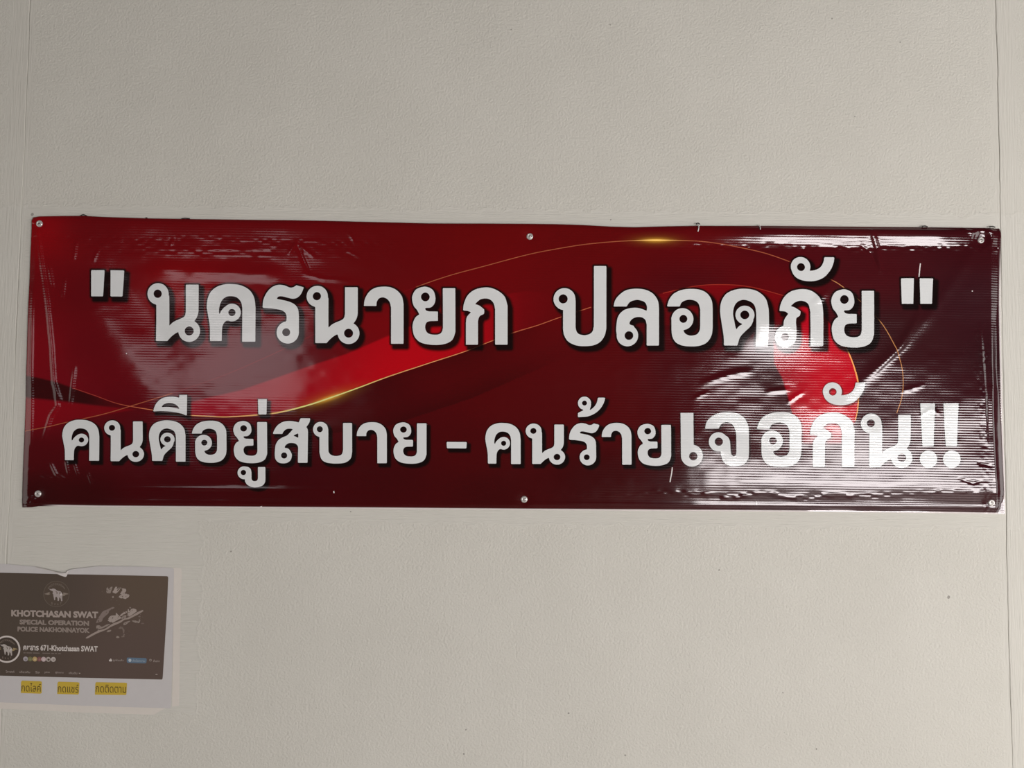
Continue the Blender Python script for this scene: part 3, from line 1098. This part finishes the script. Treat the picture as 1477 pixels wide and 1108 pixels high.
# loose stitching threads and lint on the top hem
banner_thread("loose_thread", [(1007, 325), (1006.5, 329), (1005.6, 333), (1004.6, 336)], 0.0011, MAT_THREAD)
banner_thread("loose_thread", [(1094.5, 325), (1094.4, 329), (1094, 333)], 0.0010, MAT_THREAD)
for pts in ([(1003, 324.5), (1006, 322.8), (1008.6, 325)], [(118, 312), (122, 310.6), (127, 312.4)], [(263, 316.4), (268, 315.6), (275, 316.2)],
            [(1425, 328.6), (1430, 327.2), (1434, 328.4)], [(212, 315.4), (214, 315.2)], [(1328, 328), (1332, 326.8), (1336, 328)]):
    banner_thread("lint", pts, 0.0011, MAT_DARK, 0.0006)

# ------------------------------------------------------------------ screws with cup washers
def lathe(profile, seg=40):
    prof = np.asarray(profile, float)
    n = len(prof)
    a = np.linspace(0, 2 * math.pi, seg, endpoint=False)
    v = np.stack([prof[:, 0][:, None] * np.cos(a), np.repeat(-prof[:, 1][:, None], seg, 1), prof[:, 0][:, None] * np.sin(a)], -1).reshape(-1, 3)
    polys = []
    for i_ in range(n - 1):
        for s in range(seg):
            t = (s + 1) % seg
            polys.append([i_ * seg + s, i_ * seg + t, (i_ + 1) * seg + t, (i_ + 1) * seg + s])
    polys.append([(n - 1) * seg + s for s in range(seg)])
    polys.append([s for s in range(seg)][::-1])
    return v, polys


wv, wp = lathe([(0.0068, 0.0), (0.0070, 0.0006), (0.0067, 0.0013), (0.0060, 0.0021), (0.0050, 0.0027), (0.0042, 0.0028), (0.0037, 0.0025),
                (0.0033, 0.0019), (0.0031, 0.0012)])
ME_WASHER = mesh_np("washer", wv, polys=wp)
hv, hp = lathe([(0.0030, 0.0010), (0.0030, 0.0016), (0.0026, 0.0020), (0.0016, 0.0022), (0.0008, 0.0023)], 24)
ME_HEAD = mesh_np("screw_head", hv, polys=hp)


def cross_mesh():
    a, b, y = 0.0022, 0.0005, -0.00245
    pts = [(-b, a), (b, a), (b, b), (a, b), (a, -b), (b, -b), (b, -a), (-b, -a), (-b, -b), (-a, -b), (-a, b), (-b, b)]
    v = [(x, y, z) for x, z in pts] + [(x, -0.0014, z) for x, z in pts]
    n = len(pts)
    polys = [[11, 0, 1, 2], [2, 3, 4, 5], [5, 6, 7, 8], [8, 9, 10, 11], [11, 2, 5, 8]]
    polys += [[i_, i_ + n, (i_ + 1) % n + n, (i_ + 1) % n] for i_ in range(n)]
    return mesh_np("cross_slot", np.array(v), polys=polys, smooth=False)


ME_CROSS = cross_mesh()
ME_WASHER.materials.append(MAT_METAL)
ME_HEAD.materials.append(MAT_METAL)
ME_CROSS.materials.append(MAT_SLOT)
SCREW_LABEL = [
    "dull steel screw with cup washer in the banner corner above the opening quotation mark",
    "steel screw with cup washer on the banner's top edge above the gap between two words",
    "bright steel screw with cup washer in the banner corner above the closing quotation mark",
    "dull steel screw with cup washer in the banner corner just above the brown notice",
    "steel screw with cup washer on the banner's bottom edge just after the dash",
    "bright steel screw with cup washer in the banner corner below the two exclamation marks",
]
for (su_, sv_), lab, rot in zip(SCREWS, SCREW_LABEL, (20, 5, -15, 35, 50, 10)):
    x, z = wall_xz(su_, sv_)
    hgt = float(relief(np.array([su_]), np.array([sv_]))[0])
    s = empty("washer_screw", (float(x), -hgt + 0.0002, float(z)))
    s.rotation_euler = (0, math.radians(rot), 0)
    props(s, lab, "screw", group="screws holding the banner")
    link("washer", ME_WASHER, None, s)
    hd = link("screw_head", ME_HEAD, None, s)
    link("cross_slot", ME_CROSS, None, hd)
    # threaded shank running into the wall
    shv, shp = lathe([(0.0016, -0.012), (0.0016, 0.0012)], 12)
    link("shank", mesh_np("shank", shv, polys=shp), MAT_METAL, s)

# ------------------------------------------------------------------ printed notice on the wall
NX, NZ = [float(a) for a in wall_xz(110, 1020)]
NOTICE = empty("printed_notice", (NX, 0.0, NZ))
props(NOTICE, "white paper notice with a brown printed panel taped to the wall below the banner", "poster")


def notice_relief(u, v):
    h = 0.9 + 0.35 * np.sin(u / 70.0 + 1.0) + 0.25 * np.sin(v / 45.0)
    h = h + 2.2 * np.exp(-(((u - 92) / 26.0) ** 2 + ((v - 822) / 11.0) ** 2)) + 1.2 * np.exp(-((v - 814) / 7.0) ** 2) * np.exp(-((u - 150) / 90.0) ** 2)
    return h * MM


def on_notice(u, v, lift=0.0):
    u = np.asarray(u, float)
    v = np.asarray(v, float)
    x, z = wall_xz(u, v)
    return np.stack([x - NX, -(notice_relief(u, v) + lift), z - NZ], -1)


def notice_shape(name, adds, color, lift, holes=(), cell=2.0, mat=None, parent=None):
    pts, quads, polys = contour_mesh((adds, list(holes)), cell)
    me = mesh_np(name, on_notice(pts[:, 0], pts[:, 1], lift), quads, None, polys, colors=np.asarray(color, float))
    return link(name, me, mat or MAT_PRINT, parent or NOTICE)


arr = lambda *p: np.array(p, float)
PAPER = arr((-52, 812), (0, 813), (51, 817), (70, 821), (81, 824.5), (90, 826), (97, 826.5), (100, 821.5), (114, 819.7), (142, 816.5), (203, 817.2),
            (251, 819), (250.5, 850), (250, 900), (248.5, 960), (247, 1022), (200, 1020.5), (120, 1018), (40, 1014.5), (-52, 1011))
ppts, pq, pp = contour_mesh(([PAPER], []), 3.0)
link("paper_sheet", mesh_np("paper_sheet", on_notice(ppts[:, 0], ppts[:, 1], 0.0), pq, None, pp), MAT_PAPER, NOTICE)
# clear tape border that sticks the sheet to the wall
for q in (arr((250, 819), (262, 819.5), (261, 880), (259.5, 950), (258, 1033), (248, 1032), (249, 960), (250, 900)),
          arr((-52, 1011), (40, 1014.5), (120, 1018), (247, 1022), (248, 1032), (120, 1028), (40, 1024), (-52, 1020))):
    pts_, qd_, pl_ = contour_mesh(([q], []), 2.5)
    link("tape_strip", mesh_np("tape_strip", on_notice(pts_[:, 0], pts_[:, 1], -0.0004), qd_, None, pl_), MAT_FILM, NOTICE)
# torn flap folded down over the panel
flap = arr((80, 825.5), (90, 827), (96.5, 826), (99.5, 822), (100.5, 824), (97.5, 831), (95.5, 832), (88, 829.5))
notice_shape("torn_flap", [flap], (0.72, 0.69, 0.66), 0.0011, cell=1.0)
crease = arr((52, 818.6), (70, 822.2), (84, 825.8), (96, 827.2), (96, 826.2), (84, 824.6), (70, 821), (52, 817.6))
notice_shape("torn_edge", [crease], (0.56, 0.53, 0.49), 0.0008, cell=0.8)

B1, B2, B3 = (0.078, 0.058, 0.042), (0.105, 0.072, 0.058), (0.115, 0.082, 0.050)
PANEL = arr((-44, 824.5), (0, 826), (243, 831.2), (241, 880), (238, 930), (234.8, 980.3), (120, 977.6), (0, 974.5), (-44, 973.3))
pts_, qd_, pl_ = contour_mesh(([PANEL], []), 2.5)
tx = sstep(40, 190, pts_[:, 0] + 0.3 * (pts_[:, 1] - 900))
pc = (1 - tx[:, None]) * np.array(B1) + tx[:, None] * np.array(B2)
ty = sstep(110, 200, pts_[:, 0]) * sstep(930, 850, pts_[:, 1])
pc = pc * (1 - 0.6 * ty[:, None]) + 0.6 * ty[:, None] * np.array(B3)
link("brown_panel", mesh_np("brown_panel", on_notice(pts_[:, 0], pts_[:, 1], 0.00012), qd_, None, pl_, colors=pc), MAT_PRINT, NOTICE)

TILT = 0.022     # the notice hangs a little askew


def notice_text(name, body, u0, u1, v_mid, height, color, lift=0.00028, bold=0.0, slope=TILT, parent=None, shear=0.0):
    """body set from u0 to u1 pixels, caps `height` px tall around v_mid"""
    cu = bpy.data.curves.new(name, 'FONT')
    cu.body = body
    cu.size = 1.0
    cu.resolution_u = 3
    cu.offset = bold
    cu.shear = shear
    cu.fill_mode = 'FRONT'
    to = bpy.data.objects.new(name, cu)
    COL.objects.link(to)
    bpy.context.view_layer.update()
    dg = bpy.context.evaluated_depsgraph_get()
    me0 = to.evaluated_get(dg).to_mesh()
    co = np.empty(len(me0.vertices) * 3)
    me0.vertices.foreach_get("co", co)
    co = co.reshape(-1, 3)
    faces = [list(p.vertices) for p in me0.polygons]
    to.evaluated_get(dg).to_mesh_clear()
    bpy.data.objects.remove(to)
    bpy.data.curves.remove(cu)
    if not len(co):
        return None
    x0, x1 = co[:, 0].min(), co[:, 0].max()
    y0, y1 = co[:, 1].min(), co[:, 1].max()
    u = u0 + (co[:, 0] - x0) / (x1 - x0) * (u1 - u0)
    v = v_mid + height / 2 - (co[:, 1] - y0) / (y1 - y0) * height
    v = v + slope * (u - (u0 + u1) / 2)
    me = mesh_np(name, on_notice(u, v, lift), polys=faces, colors=np.asarray(color, float), smooth=False)
    return link(name, me, MAT_PRINT, parent or NOTICE)


LT = (0.40, 0.34, 0.30)
LT2 = (0.30, 0.25, 0.215)
WH = (0.68, 0.63, 0.585)
notice_text("headline", "KHOTCHASAN SWAT", 17, 142, 885.6, 9.6, LT, bold=0.05)
notice_text("subheadline", "SPECIAL OPERATION", 29, 129, 898, 7.2, LT2, bold=0.05)
notice_text("subheadline", "POLICE NAKHONNAYOK", 26, 130, 908.2, 7.2, LT2, bold=0.05)
notice_text("page_name", "คชสาร 671-Khotchasan SWAT", 34.5, 141.5, 934.8, 8.4, WH, bold=0.03)


def emblem(cx, cy, s, parent, ring_c, body_c, wing_c, txt_c, ring_w):
    """round badge: ring, elephant with raised tusks between two leaf points, lettering round the rim"""
    E = lambda t: spline(t) * (s / 280.0) + np.array((cx, cy)) - np.array((775, 395)) * (s / 280.0)
    notice_shape("badge_ring", [circle(cx, cy, s)], ring_c, 0.00030, [circle(cx, cy, s - ring_w)], 0.55, parent=parent)
    body = E("620,285* 665,292 700,280 745,290 790,322 840,335 870,345 895,385 905,430 900,470 903,550* 875,552* 868,500 845,470 838,460 "
             "835,500 828,545* 800,545* 800,500 785,465 765,455 752,480 748,530* 728,528* 722,490 712,440 705,400 690,385* 700,345 680,330 645,315")
    notice_shape("elephant", [body], body_c, 0.00034, [], 0.5, parent=parent)
    for mark in ("748,330* 790,352 800,385 770,400* 782,372", "690,345* 705,352 700,372 688,362", "838,372* 850,350 860,352 858,400 845,420"):
        notice_shape("elephant_shade", [E(mark)], (0.15, 0.115, 0.09), 0.00038, [], 0.3, parent=parent)
    notice_shape("tusk", [E("850,405* 880,380 893,395 885,425 862,428")], (0.66, 0.62, 0.59), 0.00040, [], 0.3, parent=parent)
    notice_shape("leaf_point", [E("505,395* 560,380 640,352 615,385 650,392 600,415 560,408")], wing_c, 0.00032, [], 0.5, parent=parent)
    notice_shape("leaf_point", [E("1045,398* 990,380 915,365 930,388 895,400 905,440 960,430 970,412")], wing_c, 0.00032, [], 0.5, parent=parent)
    # lettering round the rim
    def arc_text(word, r, a0, a1, size, flip=False):
        for n_, ch in enumerate(word):
            a_ = math.radians(a0 + (a1 - a0) * n_ / (len(word) - 1))
            x_, y_ = cx + r * math.sin(a_), cy - r * math.cos(a_)
            notice_text("rim_letter", ch, x_ - size * 0.36, x_ + size * 0.36, y_, size, txt_c, 0.00033, 0.02,
                        slope=math.tan(a_) * 0.6 if not flip else 0.0, parent=parent)
    arc_text("KHOTCHASAN", s * 0.75, -52, 52, s * 0.16)
    arc_text("SWAT", s * 0.80, 205, 155, s * 0.16, True)


eb = notice_shape("emblem", [circle(82, 856.6, 18.6)], (0.088, 0.064, 0.045), 0.00020, [], 1.5)
emblem(82, 856.6, 18.8, eb, (0.15, 0.122, 0.095), (0.42, 0.37, 0.35), (0.27, 0.225, 0.18), (0.20, 0.165, 0.135), 0.7)
pf = notice_shape("profile_badge", [circle(10.5, 936.3, 19.6)], WH, 0.00020, [], 1.2)
notice_shape("badge_disc", [circle(10.5, 936.3, 17.2)], (0.050, 0.036, 0.026), 0.00026, [], 1.2, parent=pf)
emblem(10.5, 936.0, 17.0, pf, (0.09, 0.065, 0.045), (0.47, 0.43, 0.39), (0.34, 0.26, 0.13), (0.24, 0.19, 0.15), 0.6)

# soldier with a rifle, printed as light patches
SOL = notice_shape("rifle", [spline("109,1052* 140,1025 240,965 350,912 450,885 520,840 600,790 700,752 790,705 850,690 930,650 1030,590 "
                                    "1120,552* 1138,570* 1050,625 960,672 880,712 800,728 730,775 640,815 560,850 500,890 420,925 330,960 "
                                    "240,1005 150,1052") / 12.31 + np.array((115, 835))], (0.36, 0.30, 0.26), 0.00030, [], 0.5)
S2 = lambda t: spline(t) / 12.31 + np.array((115, 835))
PATCH = [("475,250* 482,150* 520,150* 515,185 560,140* 590,140* 560,225 545,255", LT2), ("585,235* 640,140* 672,140* 660,180 700,155* 742,155* 690,225 645,262* 610,250", LT),
         ("720,265* 760,200 745,175* 800,165 830,205 800,250 750,272", LT), ("695,320* 730,285 800,255 850,270 885,285 870,325 815,360* 770,345 735,345", LT),
         ("578,335* 582,310 605,305 612,325 600,340", LT2),
         ("295,785* 320,720 370,640 420,575 500,540 590,500 628,512* 580,540 530,565 515,610 460,660 420,700 400,750 345,770", (0.24, 0.19, 0.165)),
         ("505,745* 520,695 560,655 640,640 650,600 690,640 740,690 700,720 650,745 600,775 545,765", LT),
         ("300,875* 305,830 360,825 400,850 500,800* 555,800* 480,845 400,880 345,890", LT2), ("320,935* 330,900 355,905 362,940", LT2),
         ("715,655* 760,610 830,575 850,590* 800,625 740,660", LT), ("735,700* 780,655 830,645 820,690 770,715", LT2),
         ("855,660* 860,545 875,540 890,575 920,535 970,528 1025,560 985,600 930,640 890,665", LT),
         ("925,745* 980,735 1050,755 1060,705 1080,700 1075,760 1050,785 985,775", LT2), ("780,820* 790,780 850,755 905,745 860,785 820,815", LT2),
         ("480,940* 500,915 560,905 555,930 510,945", LT2), ("650,1040* 665,1015 700,1020 710,1040 680,1050", LT2),
         ("740,850* 775,870 800,910 795,960 815,1010 790,1030 760,1035 740,1025 775,1005 770,920", (0.20, 0.155, 0.13)),
         ("690,880* 740,840 775,860 740,885", (0.20, 0.155, 0.13)), ("885,510* 900,498 915,512 900,525", LT2),
         ("1095,800* 1100,780 1145,785 1140,800", (0.17, 0.13, 0.11)), ("1040,670* 1060,655 1085,662 1070,680", (0.2, 0.16, 0.14))]
for t, c_ in PATCH:
    sh = S2(t)
    lo_, hi_ = sh.min(0), sh.max(0)
    n_ = int((hi_ - lo_).prod() / 9.0)
    specks = [circle(random.uniform(lo_[0], hi_[0]), random.uniform(lo_[1], hi_[1]), random.uniform(0.35, 0.85), 7) for _ in range(n_)]
    notice_shape("soldier_patch", [sh], c_, 0.00028, specks, 0.45)
for _ in range(26):          # loose dots of the halftone round the figure
    a_, b_ = random.choice(((152, 862), (178, 878), (170, 905), (195, 885), (182, 912)))
    notice_shape("halftone_dot", [circle(random.gauss(a_, 8), random.gauss(b_, 6), random.uniform(0.4, 0.75), 8)], (0.17, 0.13, 0.11), 0.00026, [], 0.3)

# page furniture: follower line, avatars, buttons, menu row
for u0, u1 in ((34.5, 38), (39, 47), (48, 58), (62, 73), (74.5, 79), (80, 83), (84.5, 88.5)):
    notice_shape("small_print", [arr((u0, 941.3 + (u0 - 60) * TILT), (u1, 941.3 + (u1 - 60) * TILT), (u1, 942.6 + (u1 - 60) * TILT), (u0, 942.6 + (u0 - 60) * TILT))],
                 (0.20, 0.165, 0.14), 0.00028, [], 0.5)
for cu_, rgb, inner in ((37.6, (0.42, 0.39, 0.41), (0.25, 0.23, 0.25)), (44.2, (0.17, 0.17, 0.07), (0.24, 0.23, 0.12)), (51, (0.50, 0.36, 0.15), (0.62, 0.50, 0.28)),
                       (57.6, (0.23, 0.09, 0.085), (0.33, 0.16, 0.15)), (63.6, (0.58, 0.46, 0.46), (0.65, 0.56, 0.53)), (70.4, (0.44, 0.39, 0.35), (0.08, 0.06, 0.045)),
                       (77.6, (0.55, 0.50, 0.46), (0.35, 0.30, 0.27))):
    cv_ = 950.6 + (cu_ - 57) * 0.016
    av = notice_shape("avatar", [circle(cu_, cv_, 3.5, 24)], rgb, 0.00026 + 0.000006 * cu_ / 10, [], 0.7)
    notice_shape("avatar_picture", [circle(cu_ + 0.4, cv_ + 0.5, 1.6, 16)], inner, 0.00036, [], 0.5, parent=av)
bt = notice_shape("blue_button", [spline("184,948.5 186,948.4* 210,949.2* 211.8,950.5 211.4,955.6 209.5,956.8* 185.5,956.2* 183.5,955 183.4,950")], (0.115, 0.185, 0.26), 0.00026, [], 0.7)
notice_shape("button_icon", [circle(187.8, 952.4, 2.2, 20)], (0.50, 0.56, 0.60), 0.00034, [], 0.5, parent=bt)
notice_text("button_text", "ส่งข้อความ", 191.5, 209.5, 952.8, 3.6, (0.38, 0.44, 0.47), 0.00034, parent=bt)
notice_shape("thumb_icon", [spline("157.6,951.6* 159.2,951.2 160,949.6 160.9,950 160.7,951.2* 162,951.4 161.6,954* 157.8,953.8*")], WH, 0.00030, [], 0.4)
notice_text("button_text", "ถูกใจแล้ว", 163.5, 178.5, 952.5, 3.6, (0.46, 0.41, 0.37))
notice_shape("magnifier_icon", [circle(217.4, 952.2, 1.7, 20)], (0.38, 0.33, 0.30), 0.00030, [circle(217.4, 952.2, 1.05, 20)], 0.35)
notice_text("button_text", "ค้นหา", 221.5, 230.5, 953.2, 3.4, (0.46, 0.41, 0.37))
for w_, u0, u1 in (("โพสต์", 9, 21.5), ("เกี่ยวกับ", 29, 44), ("รีล", 51.5, 57.8), ("รูปภาพ", 64.8, 72.6), ("ผู้ติดตาม", 80.6, 92.2), ("เพิ่มเติม", 100, 112)):
    notice_text("menu_text", w_, u0, u1, 968.6 + (u0 - 10) * 0.021, 3.4, (0.36, 0.31, 0.275), bold=0.015)
notice_shape("menu_arrow", [arr((113.8, 970.4), (117, 970.5), (115.3, 972.2))], (0.40, 0.35, 0.31), 0.00030, [], 0.4)
notice_shape("menu_dots", [arr((224.5, 972.2), (227.6, 972.3), (227.6, 973.3), (224.5, 973.2))], (0.46, 0.41, 0.37), 0.00030, [], 0.4)

YEL, INK = (0.60, 0.43, 0.045), (0.085, 0.055, 0.012)
for w_, (a, b, c_, d_), (t0, t1, tm, th) in (("กดไลค์", ((31, 981.5), (61, 982.5), (60.6, 1000.6), (30.6, 999.5)), (31.6, 59.8, 991.2, 12.4)),
                                             ("กดแชร์", ((83.5, 983), (115.2, 984), (114.2, 1001.8), (83, 1001)), (84, 113.8, 993.0, 11.6)),
                                             ("กดติดตาม", ((138, 983.8), (183.6, 984.8), (182.6, 1002.6), (137.2, 1002)), (138.4, 182.2, 993.4, 11.4))):
    tag_ = notice_shape("yellow_label", [arr(a, b, c_, d_)], YEL, 0.00014, [], 2.0)
    notice_text("label_text", w_, t0, t1, tm, th, INK, 0.00028, 0.0, parent=tag_)
